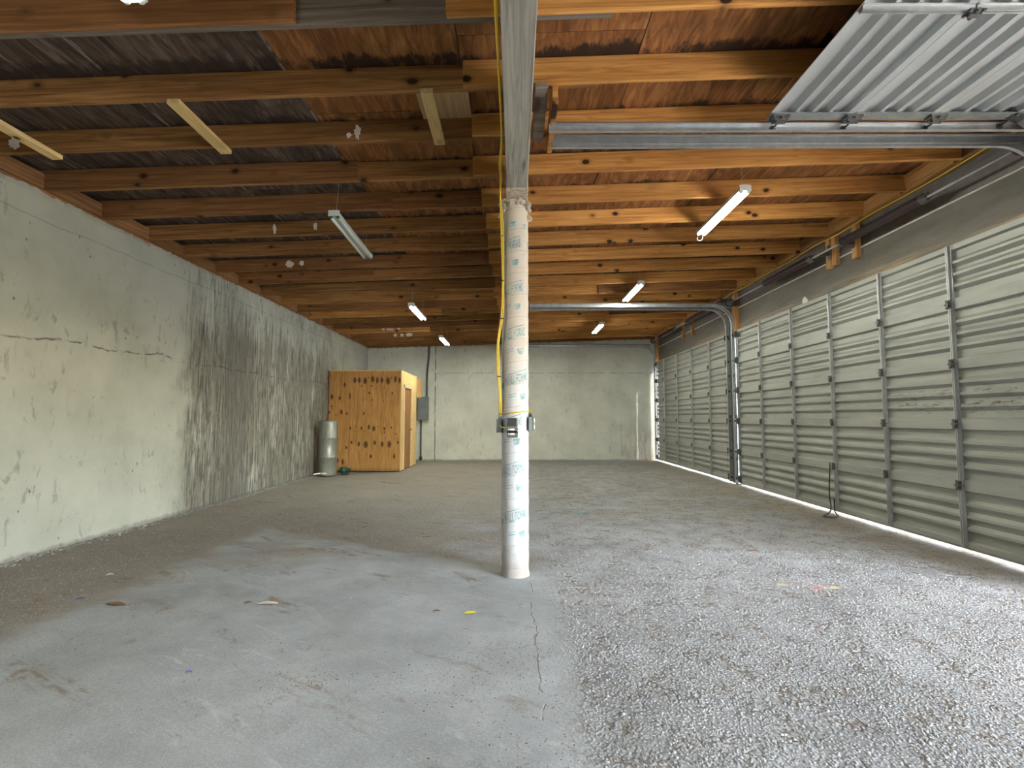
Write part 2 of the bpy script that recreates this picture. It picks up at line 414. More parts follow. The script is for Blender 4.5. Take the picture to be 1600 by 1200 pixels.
M_paper = simple('white_paper', (.72, .66, .58), .8)
k = N('lit_tube'); k.out((.9, .95, .88), .4)
k.b.inputs['Emission Color'].default_value = (1, 1, .88, 1); k.b.inputs['Emission Strength'].default_value = TUBE_POWER
M_lit = k.m
M_unlit = simple('unlit_tube', (.66, .68, .60), .3, 0, .03, 5, 0)
M_tank = None
k = N('tank_zinc'); p_ = k.xyz(k.O); n_ = k.noise(k.vmul(k.O, (8, 8, 2)), 2, 6, .65)
c_ = k.ramp(n_, [(.3, (.19, .2, .18)), (.6, (.31, .33, .3)), (.75, (.42, .42, .36))])
M_tank = k.out(c_, .42, .55, k.bump(n_, .1, .003))
M_pvc = simple('white_pipe', (.7, .68, .62), .5)
M_valve = simple('dark_green_valve', (.02, .07, .055), .5)
M_red = simple('red_handle', (.4, .05, .03), .5)
M_soil = None

# ------------------------------------------------------------------ setting
XL, XR, YB, YF = -4.5, 4.36, 15.6, -2.4
Z0, SL = 3.607, .0319
def zu(x): return Z0 + SL*x          # underside of the joists
TILT = -math.atan(SL)

def grid(name, m, xs, ys, fz, parent=None):
    bm = bmesh.new(); rows = [[bm.verts.new((x, y, fz(x, y))) for x in xs] for y in ys]
    for a, b in zip(rows, rows[1:]):
        for i in range(len(xs)-1):
            f = bm.faces.new((a[i], a[i+1], b[i+1], b[i])); f.smooth = True
    me = bpy.data.meshes.new(name); bm.to_mesh(me); bm.free(); me.materials.append(m)
    return inst(name, me, parent)
def fz(x, y):
    z = .012*(mnoise.noise(Vector((x*.9, y*.9, 0))) ) + .005*mnoise.noise(Vector((x*4, y*4, 3)))
    j = .17
    if x > j and y < 4.6: z -= .008*min(1, (x-j)/.15)
    if y < 7: z += .0025*mnoise.noise(Vector((x*14, y*14, 9)))
    return z - .006
def lin(a, b, st):
    n = max(1, int(round((b-a)/st))); return [a + (b-a)*i/n for i in range(n+1)]
fl = grid('floor', M_floor, lin(-4.9, XR+.1, .05), lin(YF-.1, 1.2, .15) + lin(1.2, 7, .035)[1:] + lin(7, YB+.1, .1)[1:], fz)
tag(fl, 'grey concrete slab, trowelled smooth near the column and pebbly elsewhere', kind='structure')
# slab thickness and outside pavement
k = N('sunlit_pavement'); n_ = k.noise(k.P, 1.5, 6)
M_pave = k.out(k.ramp(n_, [(.3, (.48, .44, .37)), (.7, (.60, .555, .47))]), .9)
MB().box(XR+.1, 40, -40, 50, -.16, -.013).box(-40, XR+.1, -40, YF-.1, -.16, -.013).build('ground', M_pave)['kind'] = 'structure'
ext = MB().box(13, 22, -2, 40, -.1, 8.5).box(12.8, 22.2, -2.2, 40.2, 8.5, 8.8).build('added_sky_block', simple('sky_block_dark', (.20, .21, .17), .9))  # unseen mass added opposite the doors to block sky and shape the daylight
ext['kind'] = 'structure'
MB().box(-4.9, XR+.1, YF-.1, YB+.1, -.16, -.03).build('slab_base', M_pave)['kind'] = 'structure'

def ragged_wall(name, m, u0, u1, step, ztop, to_xyz, thick):
    """wall whose top edge is ragged plaster; to_xyz(u, z, depth)"""
    us = lin(u0, u1, step); bm = bmesh.new(); F = []; B = []
    zs = [-.1, .0, .02] + [.25*i for i in range(1, 13)]
    random.seed(3)
    for u in us:
        zt = ztop(u) + .02*mnoise.noise(Vector((u*4, 1, 0))) + .024*mnoise.noise(Vector((u*17, 4, 0)))
        F.append([bm.verts.new(to_xyz(u, z, .006*mnoise.noise(Vector((u*1.2, z*1.2, 5))))) for z in zs] + [bm.verts.new(to_xyz(u, zt-.05, 0)), bm.verts.new(to_xyz(u, zt, -.01 - .015*random.random()))])
        B.append([bm.verts.new(to_xyz(u, -.1, -thick)), bm.verts.new(to_xyz(u, zt, -thick))])
    for a, b in zip(F, F[1:]):
        for i in range(len(a)-1):
            f = bm.faces.new((a[i], b[i], b[i+1], a[i+1])); f.smooth = i < len(a)-3
    for a, b, c, d in zip(F, F[1:], B, B[1:]):
        bm.faces.new((a[-1], b[-1], d[1], c[1])); bm.faces.new((c[0], d[0], d[1], c[1]))
    bmesh.ops.recalc_face_normals(bm, faces=bm.faces[:])
    me = bpy.data.meshes.new(name); bm.to_mesh(me); bm.free(); me.materials.append(m)
    o = inst(name, me); o['kind'] = 'structure'; return o
wl_ = ragged_wall('wall_left', M_wallL, YF, YB+.2, .045, lambda u: 3.438, lambda u, z, d: (XL+d, u, z), .2)
tag(wl_, 'rough plastered wall, off white near, streaked with black stains further back')
wb_ = ragged_wall('wall_back', M_wallB, XL-.2, XR+.1, .06, lambda u: zu(u)-.05 if u < 4.2 else 3.7, lambda u, z, d: (u, YB-d, z), .2)
tag(wb_, 'pale grey plastered end wall with one horizontal and one upright joint')
tag(MB().box(XL-.2, XL+.5, YF-.2, YF, -.1, 4.0).box(XL+.5, XR+.1, YF-.2, YF, -.1, 4.0).build('wall_front', M_wallF), kind='structure')

# right wall: piers between the doors and header boards
DOORS = [(10.2, 15.42), (4.03, 9.86), (-1.9, 3.72)]
wr = MB().box(4.37, 4.47, -2.4, 15.8, 3.43, 4.05).build('wall_right', M_headerU); tag(wr, 'door wall with dull metal faced boards over the doors', kind='structure')
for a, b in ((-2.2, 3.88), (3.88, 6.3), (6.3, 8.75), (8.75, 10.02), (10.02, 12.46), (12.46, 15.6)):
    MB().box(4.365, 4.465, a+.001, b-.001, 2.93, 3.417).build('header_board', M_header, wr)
MB().box(4.355, 4.37, -2.2, 3.9, 3.414, 3.434).box(4.352, 4.37, 3.9, 9.9, 3.416, 3.428).box(4.352, 4.37, 10.2, 15.5, 3.416, 3.428).build('white_line', M_wline, wr)  # thin white strip along the joint between header boards
for a, b in ((-2.4, -1.9), (3.80, 3.97), (9.92, 10.14)):
    MB().box(4.33, 4.47, a, b, -.1, 3.43).build('pier', M_dark, wr, bevel=.004)
MB().box(4.40, 4.47, 15.56, 15.8, -.1, 3.43).build('pier', M_dark, wr)
MB().box(4.47, 7.75, -6, 13, 4.05, 4.2).build('added_sky_cover', M_stud, wr)  # unseen roof added outside to keep high sky light off the near floor
MB().box(4.28, 4.37, YF, YB, 3.735, 3.775).build('top_plate', M_platew, wr)
for i, y in enumerate((9.90, 15.46)):
    MB().box(4.27, 4.36, y-.045, y+.045, 2.9, 3.73).build('jamb_post', M_stud, wr)

# ceiling: roof slab, plywood sheets, joists, blocking
ceil = MB().box(-4.9, 4.7, YF-.2, YB+.2, .215, .26).build('ceiling', M_platew, None, (0, 0, Z0), (0, TILT, 0))
tag(ceil, 'open timber roof of joists under stained plywood sheets', kind='structure')
JY = [2.87, 3.505, 4.135, 4.82, 5.51, 6.19, 6.88, 7.59, 8.29, 9.04, 9.78]
JY = [2.87-.64*i for i in range(8, 0, -1)] + JY + [10.5 + .7*i for i in range(8)]
# (deck seams fall on a 1.245 m module)
xs = [-4.75, -4.11, -2.865, -1.62, -.375, .87, 2.115, 3.36, 4.6]
rows = lin(YF-.1, YB+.1, 2.3)
for i, (a, b) in enumerate(zip(xs, xs[1:])):
    off = (0, 1.1, .45, 1.6, .8, 0, 1.3, .6)[i]
    ys = [YF-.15] + [YF-.1 + off + 2.45*j for j in range(0 if off else 1, 9) if YF+.1 < YF-.1+off+2.45*j < YB] + [YB+.15]
    for c, d in zip(ys, ys[1:]):
        g1 = .003 + (.004 if random.random() < .3 else 0)
        w, l = (b-a)/2-g1, (d-c)/2-g1
        MB().box(-w, w, -l, l, 0, .018).build('plywood_sheet', M_deckd if b < -1.5 else M_decko, ceil, ((a+b)/2, (c+d)/2, .187+.002*random.random()))
_jm = {}
def joist(x0, x1, y, m, w=.04, h=.184, name='joist', dz=0, dy=0):
    key = (round(x1-x0, 2), m.name, w, h)
    if key not in _jm: _jm[key] = MB().box(-(x1-x0)/2, (x1-x0)/2, -w, 0, 0, h).mesh(name, m, .003)
    return inst(name, _jm[key], ceil, ((x0+x1)/2, y, dz), (R(random.uniform(-.4, .4)), 0, R(random.uniform(-.08, .08))+dy))
random.seed(11)
gl = {8: 'g', 12: 'g'}
for i, y in enumerate(JY):
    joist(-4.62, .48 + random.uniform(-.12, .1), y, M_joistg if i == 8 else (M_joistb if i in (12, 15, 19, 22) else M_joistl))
    joist(-.37 + random.uniform(-.04, .04), 4.35, y-.042, M_joist)
for i, x1, m in ((8, -1.27, M_joistb), (11, -1.50, M_joistb), (12, -1.34, M_joistb), (16, -2.3, M_joistb), (20, -1.6, M_joist), (23, -2.2, M_joist)):
    joist(-4.62, x1, JY[i]-.042, m)
for i, x0 in ((18, 1.6), (21, 2.2)):
    joist(x0, 4.35, JY[i]-.084, M_joistb)
# flat blocking nailed under the joists, plywood patch
for x, y0, y1, m in ((-2.42, 3.46, 4.16, M_blocky), (-3.85, 3.46, 4.16, M_blocky), (-.62, 3.44, 4.13, M_blocky), (.19, 3.42, 4.12, M_joistg)):
    MB().box(-.045, .045, -(y1-y0)/2, (y1-y0)/2, -.036, 0).build('blocking', m, ceil, (x, (y0+y1)/2, 0), (0, 0, R(random.uniform(-1.5, 1.5))), .003)
MB().box(-.02, .02, -.34, .34, -.13, 0).build('blocking', M_joist, ceil, (.285, 3.8, 0), (0, 0, 0), .003)
M_patch = wood('pale_plywood', (.46, .29, .13), (.58, .39, .19), (.66, .48, .26), 'y', True, 0, .5)
MB().box(-.2, .2, -.30, .30, -.012, 0).build('plywood_patch', M_patch, ceil, (-.55, 3.81, .186))['label'] = 'pale new plywood patch'
# solid blocks between joists at the walls
for a, b in zip(JY, JY[1:]):
    MB().box(-.02, .02, -(b-a-.05)/2, (b-a-.05)/2, 0, .15).build('end_block', M_platew, ceil, (-4.52, (a+b)/2-.02, 0))
    MB().box(-.02, .02, -(b-a-.09)/2, (b-a-.09)/2, .0, .17).build('end_block', M_joisty if random.random() < .5 else M_platew, ceil, (4.27, (a+b)/2-.04, 0), (0, R(random.uniform(-6, 10)), 0))
MB().box(-4.66, -4.525, YF, YB, -.045, -.002).build('top_plate', M_platew, ceil)
MB().box(-4.6, 4.3, YB-.05, YB+.05, -.045, -.002).build('top_plate', M_platew, ceil)
# paint splashes on joist faces
def splash(x, z, y, w, h, seed):
    random.seed(seed); bm = bmesh.new(); n = 22
    rad = [random.uniform(.55, 1.0) for _ in range(n)]
    def v(k, yy): return bm.verts.new((w*rad[k]*math.cos(2*math.pi*k/n), yy, h*rad[k]*math.sin(2*math.pi*k/n)))
    A = [v(k, 0) for k in range(n)]; B = [v(k, -.002) for k in range(n)]
    bm.faces.new(A); bm.faces.new(B[::-1])
    for k in range(n): bm.faces.new((A[k], A[(k+1) % n], B[(k+1) % n], B[k]))
    bmesh.ops.recalc_face_normals(bm, faces=bm.faces[:])
    me = bpy.data.meshes.new('paint_splash'); bm.to_mesh(me); bm.free(); me.materials.append(M_paper)
    inst('paint_splash', me, ceil, (x, y, z))
for x, z, j, w, h, s in ((-1.30, .08, 10, .035, .075, 1), (-1.37, .055, 10, .03, .025, 2), (-4.15, .09, 10, .06, .07, 3), (-2.95, .09, 13, .03, .07, 4), (-2.45, .10, 13, .03, .06, 5),
                         (-3.38, .09, 15, .07, .07, 6), (-3.2, .10, 15, .05, .05, 7), (-3.42, .1, 23, .05, .06, 8), (-3.25, .09, 23, .12, .06, 9), (-3.02, .1, 23, .05, .05, 10), (-3.28, .05, 24, .06, .06, 12), (-3.1, .05, 24, .06, .06, 13), (-2.9, .05, 24, .12, .06, 14)):
    splash(x, z, JY[j]-.044 - (.042 if j in (16, 20, 23) else 0), w, h, s)
# beam
bz = zu(0)
bmm = MB().box(-.065, .105, YF, YB-.02, 3.135, bz-.003)
beam = bmm.build('support_beam', M_beam, None, bevel=.006)
tag(beam, 'grey board-marked concrete beam running lengthwise over the column', 'beam')
MB().box(-4.9, 4.7, YB+.15, YB+.2, 3.2, 4.1).build('closing_board', M_platew, wb_)
MB().box(-4.75, -4.66, YF, YB+.2, 3.2, 3.9).build('closing_board', M_platew, wl_)
pb = MB().box(-.07, .11, 4.02, 4.5, 3.125, 3.25).build('patched_end', M_mortar, beam, bevel=.004); pb['label'] = 'pale mortar collar under the beam'

# ------------------------------------------------------------------ column
CX, CY, CR = .005, 4.31, .112
col = empty('column', (CX, CY, 0)); tag(col, 'round column in a paper form tube with faded teal print, standing mid floor', 'column')
prof = []
for i in range(65):
    z = -.05 + (3.15+.05)*i/64; prof.append((CR + .0015*math.sin(i*2.1) + (.006 if i < 2 else 0), z))
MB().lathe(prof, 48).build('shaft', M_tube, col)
# crusty mortar lumps at the head
random.seed(5)
bm = bmesh.new()
for i in range(46):
    a = (random.gauss(math.pi*1.06, .3), random.gauss(-.2, .3), random.uniform(0, 6.3), random.gauss(-math.pi/2, .9))[i % 4]
    low = abs(math.cos(a)) > .75
    z = random.uniform(2.98 if low else 3.07, 3.14); r = random.uniform(.012, .03)*(1 if low else .7)
    res = bmesh.ops.create_icosphere(bm, subdivisions=2, radius=r)
    q = Vector((math.cos(a)*(CR+.004), math.sin(a)*(CR+.004), z))
    for v in res['verts']:
        v.co = v.co*(1+.5*mnoise.noise(v.co*60+Vector((i, 0, 0)))) + q
me = bpy.data.meshes.new('mortar_collar'); bm.to_mesh(me); bm.free(); me.materials.append(M_mortar)
inst('mortar_collar', me, col)['label'] = 'crumbling mortar lumps round the head'
# stamped print wrapped round the shaft
def wrap_print(me_src, a0, z0, sx, sz, tilt, name):
    bm = bmesh.new(); bm.from_mesh(me_src)
    bmesh.ops.subdivide_edges(bm, edges=[e for e in bm.edges if e.calc_length()*sx > .02], cuts=3)
    for v in bm.verts:
        u = v.co.x*sx; h = v.co.y*sz; a = a0 + u/(CR+.0022)
        v.co = Vector((math.cos(a)*(CR+.0022), math.sin(a)*(CR+.0022), z0 + h + u*math.tan(tilt)))
    me = bpy.data.meshes.new(name); bm.to_mesh(me); bm.free(); me.materials.append(M_print)
    return inst(name, me, col)
cu = bpy.data.curves.new('print_curve', 'FONT'); cu.body = 'WALL FORMS'; cu.size = 1; cu.align_x = 'CENTER'; cu.offset = .02; cu.resolution_u = 2
to = bpy.data.objects.new('print_tmp', cu); C.objects.link(to)
dg = bpy.context.evaluated_depsgraph_get(); tme = bpy.data.meshes.new_from_object(to.evaluated_get(dg))
bpy.data.objects.remove(to)
bmq = bmesh.new()
def quad(bm, pts): bm.faces.new([bm.verts.new((x, y, 0)) for x, y in pts])
quad(bmq, [(-1, .5), (1, .5), (.6, -.5), (-.6, -.5)])
logo_me = bpy.data.meshes.new('logo_src'); bmq.to_mesh(logo_me); bmq.free()
bmq = bmesh.new()
for s_ in range(8): quad(bmq, [(-1+s_*.25, -.5), (-.75+s_*.25, -.5), (-.75+s_*.25, .5), (-1+s_*.25, .5)])
bar_me = bpy.data.meshes.new('bar_src'); bmq.to_mesh(bar_me); bmq.free()
CEN = -math.pi/2
zt = 2.74
i = 0
while zt > .35:
    a = CEN + ((i*.29 + .0) % 1.0 - .5)*.7
    wrap_print(tme, a-.15, zt-.055, .034, .10, R(14), 'print_lettering')
    wrap_print(bar_me, a-.05, zt+.035, .085, .008, R(17), 'print_stroke')
    wrap_print(logo_me, a+.35, zt-.165, .032, .05, R(8), 'print_logo')
    wrap_print(bar_me, a-.45, zt-.15, .035, .006, R(10), 'print_stroke')
    wrap_print(bar_me, a-.45, zt-.17, .035, .006, R(10), 'print_stroke')
    wrap_print(tme, a+math.pi*.72, zt-.0, .030, .085, R(14), 'print_lettering')
    wrap_print(logo_me, a-math.pi*.45, zt-.08, .032, .05, R(8), 'print_logo')
    zt -= .372; i += 1
wrap_print(logo_me, CEN-.2, 2.90, .03, .045, R(14), 'print_logo'); wrap_print(logo_me, CEN+.75, 2.89, .018, .045, R(8), 'print_logo')

# electrical boxes on the column
jb = empty('junction_box', (CX-.128, CY-.03, 1.16)); tag(jb, 'small grey junction box on the left side of the column', 'junction box')
MB().box(-.022, .018, -.05, .05, 0, .11).build('housing', M_boxg, jb, bevel=.004)
MB().box(-.027, -.022, -.054, .054, -.004, .114).build('cover', M_galvd, jb, bevel=.001)
MB().tube([(0, 0, .108), (0, 0, .135)], .012).build('connector', M_galv, jb)
rb = empty('outlet_box', (CX-.022, CY-.15, 1.125)); tag(rb, 'dark metal outlet box with two sockets on the front of the column', 'outlet box')
MB().box(-.04, .04, -.012, .042, 0, .155).build('housing', M_hinge, rb, bevel=.003)
MB().box(-.043, .043, -.018, -.012, -.004, .075).build('cover_plate', M_hinge, rb, bevel=.001)
for q, z in enumerate((.018, .055)):
    s_ = MB().box(-.018, .018, -.026, -.018, z-.0, z+.014).box(-.034, -.022, -.022, -.018, z+.002, z+.012).build('socket', M_white, rb, bevel=.002)
MB().box(-.043, .043, -.018, -.012, .036, .05).build('plate_strip', M_chrome, rb, bevel=.001)
MB().box(-.030, .030, -.020, -.012, .09, .15).build('breaker', M_black, rb, bevel=.002)
ob = empty('outlet_box', (CX+.128, CY-.03, 1.175)); tag(ob, 'grey outlet box with white sockets on the right side of the column', 'outlet box')
MB().box(-.018, .02, -.05, .05, 0, .115).build('housing', M_boxg, ob, bevel=.004)
MB().box(.02, .024, -.054, .054, -.004, .12).build('cover_plate', M_chrome, ob)
for z in (.014, .066): MB().box(.024, .036, -.018, .018, z, z+.035).build('socket', M_white, ob, bevel=.004)
MB().tube([(0, 0, .112), (0, 0, .14)], .012).build('connector', M_black, ob)

def smooth(pts, n=6):
    P = [Vector(p) for p in pts]; out = []
    for i in range(len(P)-1):
        p0, p1, p2, p3 = P[max(i-1, 0)], P[i], P[i+1], P[min(i+2, len(P)-1)]
        for j in range(n):
            t = j/n
            out.append(.5*((2*p1)+(-p0+p2)*t+(2*p0-5*p1+4*p2-p3)*t*t+(-p0+3*p1-3*p2+p3)*t**3))
    out.append(P[-1]); return out
cab = empty('yellow_cable', (CX-.13, CY, 1.3)); tag(cab, 'pair of yellow cables strapped along the beam and down the column', 'cable')
def lc(p): return (p[0]-(CX-.13), p[1]-CY, p[2]-1.3)
for q, dx in enumerate((0, .013)):
    r_ = random.Random(q)
    pts = [(-.088+r_.uniform(-.006, .006), -2+.7*k, 3.21+r_.uniform(-.025, .025)) for k in range(8)] + \
          [(-.088, 3.4, 3.22), (-.10-dx, 3.75, 3.19), (-.105-dx*.5, 4.0, 3.2), (-.118, 4.12, 3.12), (-.115+dx, 4.16, 2.95), (-.108+dx, 4.19, 2.75), (-.10+dx*.5, 4.20, 2.4), (-.108+dx, 4.19, 2.15), (-.14+dx*.7, 4.2, 1.9), (-.142+dx, 4.2, 1.7), (-.125+dx*.5, 4.21, 1.5), (-.125+dx, 4.24, 1.36), (-.126, 4.28, 1.30)]
    MB().tube([lc(p) for p in smooth(pts)], .0065, 8).build('cable', M_cable, cab)
ring = [(CX+(CR+.008)*math.cos(a), CY+(CR+.008)*math.sin(a), 1.325+.012*math.cos(a)) for a in [math.pi*1.0 + math.pi*t/16 for t in range(17)]]
MB().tube([lc(p) for p in [(CX-.13, CY-.03, 1.31)] + ring + [(CX+.13, CY-.02, 1.345), (CX+.128, CY-.03, 1.322)]], .006, 8).build('cable', M_cable, cab)
MB().tube([(p[0]-(CX-.022), p[1]-(CY-.15), p[2]-1.125) for p in smooth([(CX-.125, CY-.085, 1.22), (CX-.115, CY-.125, 1.205), (CX-.07, CY-.15, 1.2), (CX-.055, CY-.15, 1.205)])], .005, 8).build('jumper_cable', M_cable, rb)
for y_, z_ in ((4.19, 2.8), (4.2, 2.42), (4.19, 2.1), (4.2, 1.62)):
    MB().box(-.004, .03, -.01, .01, -.004, .004).build('cable_tie', M_black, cab, lc((-.118 if z_ > 2 else -.14, y_, z_)))

# ------------------------------------------------------------------ overhead doors
SH = .583
def panel_mesh(w, m, S_=SH):
    D = .045
    pr = [(0, 0), (0, D), (.05, D), (.062, .006)]
    per = (S_-.12)/4
    for q in (1, 2, 3):
        z = .06 + per*q
        pr += [(z-.045, .006), (z-.012, .043), (z+.012, .043), (z+.045, .006)]
    pr += [(S_-.062, .006), (S_-.05, D), (S_, D), (S_, 0)]
    out = [(a, b) for a, b in pr]
    # thin back face follows the profile 6 mm behind
    front = pr[1:-1]; back = [(a, b-.006) for a, b in front][::-1]
    return MB().extrude(front + back, -w/2, w/2, lambda u, v, t: (-v, t, u)).mesh('door_section', m)
def stile_mesh(S_=SH):
    pr = [(-.03, .045), (-.03, .050), (-.018, .050), (-.014, .074), (-.004, .074), (-.002, .062), (.002, .062), (.004, .074), (.014, .074), (.018, .050), (.03, .050), (.03, .045)]
    return MB().extrude(pr, .004, S_-.004, lambda u, v, t: (-v, u, t)).mesh('stile', M_galv)
def endstile_mesh(S_=SH):
    b = MB().box(-.052, -.045, -.045, .045, .002, S_-.002)
    for z in (.06, .2, .34, .48): 
        for y in (-.02, .02): b.box(-.055, -.052, y-.004, y+.004, z-.004, z+.004)
    return b.mesh('end_stile', M_galvd)
def hinge_mesh():
    b = MB().box(-.080, -.074, -.028, .028, -.045, .045)
    b.tube([(-.086, -.034, 0), (-.086, .034, 0)], .011, 8)
    for y in (-.022, .022):
        for z in (-.036, .036): b.box(-.088, -.082, y-.007, y+.007, z-.007, z+.007)
    b.box(-.098, -.082, -.014, .014, -.03, .03)
    return b.mesh('hinge', M_hinge)
def rollhinge_mesh(s):
    b = MB().box(-.07, -.052, -.035, .035, -.06, .06)
    b.tube([(-.082, -.05*s, 0), (-.082, .14*s, 0)], .008, 8).tube([(-.082, .105*s, 0), (-.082, .125*s, 0)], .024, 12)
    b.box(-.088, -.07, -.03, .03, -.022, .022)
    for y in (-.022, .022): b.box(-.094, -.07, y-.004, y+.004, -.05, .05)
    return b.mesh('roller_hinge', M_hinge)
ST, EST, HG = stile_mesh(), endstile_mesh(), hinge_mesh()
RH = {-1: rollhinge_mesh(-1), 1: rollhinge_mesh(1)}
def sections(door, y0, y1, stiles, frames, m, hinge_top=False, SH=SH):
    """frames: list of (location, rotation) for each section, bottom to top"""
    ST, EST = stile_mesh(SH), endstile_mesh(SH)
    w = y1-y0; pm = panel_mesh(w, m, SH); yc = (y0+y1)/2
    for i, (loc, rot) in enumerate(frames):
        p = inst('door_section', pm, door, loc, rot)
        for y in stiles: inst('stile', ST, p, (0, y-yc, 0))
        for s, y in ((-1, -w/2+.045), (1, w/2-.045)):
            inst('end_stile', EST, p, (0, y, 0))
            inst('roller_hinge', RH[s], p, (0, y, SH if i < len(frames)-1 or hinge_top else SH-.08))
            if i == 0: inst('roller_hinge', RH[s], p, (0, y, .07))
        if i < len(frames)-1:
            for y in stiles: inst('hinge', HG, p, (0, y-yc, SH))
def track(door, y, s, x_in, zt=3.5, name='track', top=2.95):
    """vertical run, bend, horizontal run; s = side of the door the opening faces"""
    Rr = .38; xv = 4.243
    path = [(xv, y, .04), (xv, y, zt-Rr)]
    for q in range(1, 10):
        a = math.pi/2*q/10; path.append((xv-Rr+Rr*math.cos(a), y, zt-Rr+Rr*math.sin(a)))
    path += [(xv-Rr, y, zt), (x_in, y, zt)]
    c = [(-.014*s, -.03), (.016*s, -.03), (.016*s, -.026), (-.010*s, -.026), (-.010*s, .026), (.016*s, .026), (.016*s, .030), (-.014*s, .030)]
    MB().sweep(path, c).build(name, M_galv, door)
    # angle iron stiffening the horizontal run and mounting angle on the wall
    MB().box(x_in, xv-.12, y-.016*s-.003, y-.016*s+.003, zt-.005, zt+.055).box(x_in, xv-.12, y-.016*s-.03*(s > 0), y-.016*s+.03*(s < 0), zt+.05, zt+.055).build('track_angle', M_galvd, door)
    MB().box(4.27, 4.33, y-.016*s-.003, y-.016*s+.003, .02, zt-.02).box(4.325, 4.33, y-.016*s-.05*(s > 0), y-.016*s+.05*(s < 0), .02, zt-.02).build('wall_angle', M_galvd, door)
    for z in (.5, 1.3, 2.1, 2.85):
        MB().box(4.24, 4.32, y-.014*s-.004, y-.014*s+.004, z-.03, z+.03).build('track_bracket', M_hinge, door)
def shaft(door, y0, y1, xs_=4.17, z=3.52, springs=()):
    MB().tube([(xs_, y0, z), (xs_, y1, z)], .0125, 10).build('torsion_shaft', M_galv, door)
    for a, b in springs:
        n = int(abs(b-a)/.02); sg = 1 if b > a else -1
        pr = []
        for q in range(n*2+1):
            pr.append((.052 if q % 2 else .046, abs(b-a)*q/(n*2)))
        mb = MB().lathe(pr, 14); o = mb.build('torsion_spring', M_spring, door, (xs_, min(a, b), z), (R(-90), 0, 0))
        for e in (min(a, b), max(a, b)):
            q = MB().lathe([(.02, -.05), (.035, -.045), (.035, -.01), (.055, -.005), (.055, .02), (.03, .025), (.03, .05)], 12)
            for t in range(4):
                q.box(.03*math.cos(t*1.57)-.012, .03*math.cos(t*1.57)+.012, .03*math.sin(t*1.57)-.012, .03*math.sin(t*1.57)+.012, -.055, .03)
            q.build('winding_cone', M_hinge, door, (xs_, e, z), (R(-90), 0, 0))
    for y, s in ((y0+.06, 1), (y1-.06, -1)):
        MB().lathe([(.02, -.03), (.06, -.03), (.06, -.024), (.045, -.02), (.05, .03), (.065, .036), (.02, .04)], 18).build('cable_drum', M_hinge, door, (xs_, y, z), (R(-90), 0, 0))
        MB().box(4.14, 4.33, y-.06*s-.004, y-.06*s+.004, z-.07, z+.07).build('bearing_plate', M_hinge, door)
        MB().tube([(xs_+.055, y, z), (4.22, y-.015*s, .12)], .002, 5).build('lift_cable', M_hinge, door)
# far door
d1 = empty('door_1', (0, 0, 0)); tag(d1, 'far closed corrugated sectional door at the end of the right wall', kind='structure')
XD = 4.325
fr = [((XD, (10.2+15.42)/2, .055+SH*i), (0, 0, 0)) for i in range(5)]
sections(d1, 10.2, 15.42, [11.22, 12.36, 13.48, 14.62], fr, M_door)
d2 = empty('door_2', (0, 0, 0)); tag(d2, 'nearer closed corrugated sectional door filling the right wall', kind='structure')
fr = [((XD, (4.03+9.84)/2, .055+SH*i), (0, 0, 0)) for i in range(5)]
sections(d2, 4.03, 9.84, [4.97, 5.93, 6.89, 7.86, 8.87], fr, M_door)
d3 = empty('door_3', (0, 0, 0)); tag(d3, 'open sectional door rolled overhead, its corrugated sections lying flat below the joists', kind='structure')
ZD = 3.535; yc = (-1.9+3.67)/2; fr = []
xx = 1.86 + 3*.612
fr3 = []
for i in range(3): fr3.append(((xx - i*.612, yc, ZD), (0, R(-90), 0)))
S3 = SH
# fourth rides round the bend, fifth hangs behind it
ca = math.radians(-52)
p4 = Vector((xx, yc, ZD)) - Vector((math.sin(ca), 0, math.cos(ca)))*.609
ca5 = math.radians(-8)
p5 = p4 - Vector((math.sin(ca5), 0, math.cos(ca5)))*.609
fr = [((p5.x, yc, p5.z), (0, ca5, 0)), ((p4.x, yc, p4.z), (0, ca, 0))] + fr3
sections(d3, -1.9, 3.67, [-1.0, -.12, .78, 1.68, 2.63], fr, M_dooro, False, .609)
for d, a, b in ((d1, 10.2, 15.42), (d2, 4.03, 9.84)):
    MB().box(4.275, 4.33, a, b, .043, .062).build('bottom_seal', M_galvd, d)
for d, a, b, xin in ((d1, 10.2, 15.42, .3), (d2, 4.03, 9.84, .3), (d3, -1.9, 3.67, .26)):
    zt_ = {d1: 3.46, d2: 3.47, d3: 3.46}[d]
    for s, y in ((1, a-.055), (-1, b+.055)): track(d, y, s, xin, zt_)
shaft(d1, 10.2, 15.42, z=3.60, springs=((10.9, 12.25), (13.2, 14.6)))
shaft(d2, 4.03, 9.84, z=3.51, springs=((5.1, 6.4), (7.1, 8.4)))
for i, (y, z0, z1) in enumerate(((6.92, 3.32, 3.74), (6.8, 3.33, 3.74), (6.38, 3.30, 3.74), (13.05, 3.30, 3.72), (12.36, 3.29, 3.72))):
    MB().box(4.30, 4.362, y-.045, y+.045, z0, z1).build('spring_block', M_stud, d2 if y < 10 else d1, bevel=.003)
for d, ys_, z in ((d2, (6.86, 6.4), 3.51), (d1, (13.05, 12.36), 3.60)):
    for y in ys_:
        q = MB().box(4.16, 4.30, y-.004, y+.004, z-.03, z+.03).box(4.285, 4.302, y-.03, y+.03, z-.08, z+.08)
        q.lathe([(.012, -.02), (.035, -.02), (.035, .02), (.012, .02)], 12, (0, 0, 0)) if False else None
        q.build('bearing_bracket', M_hinge, d)
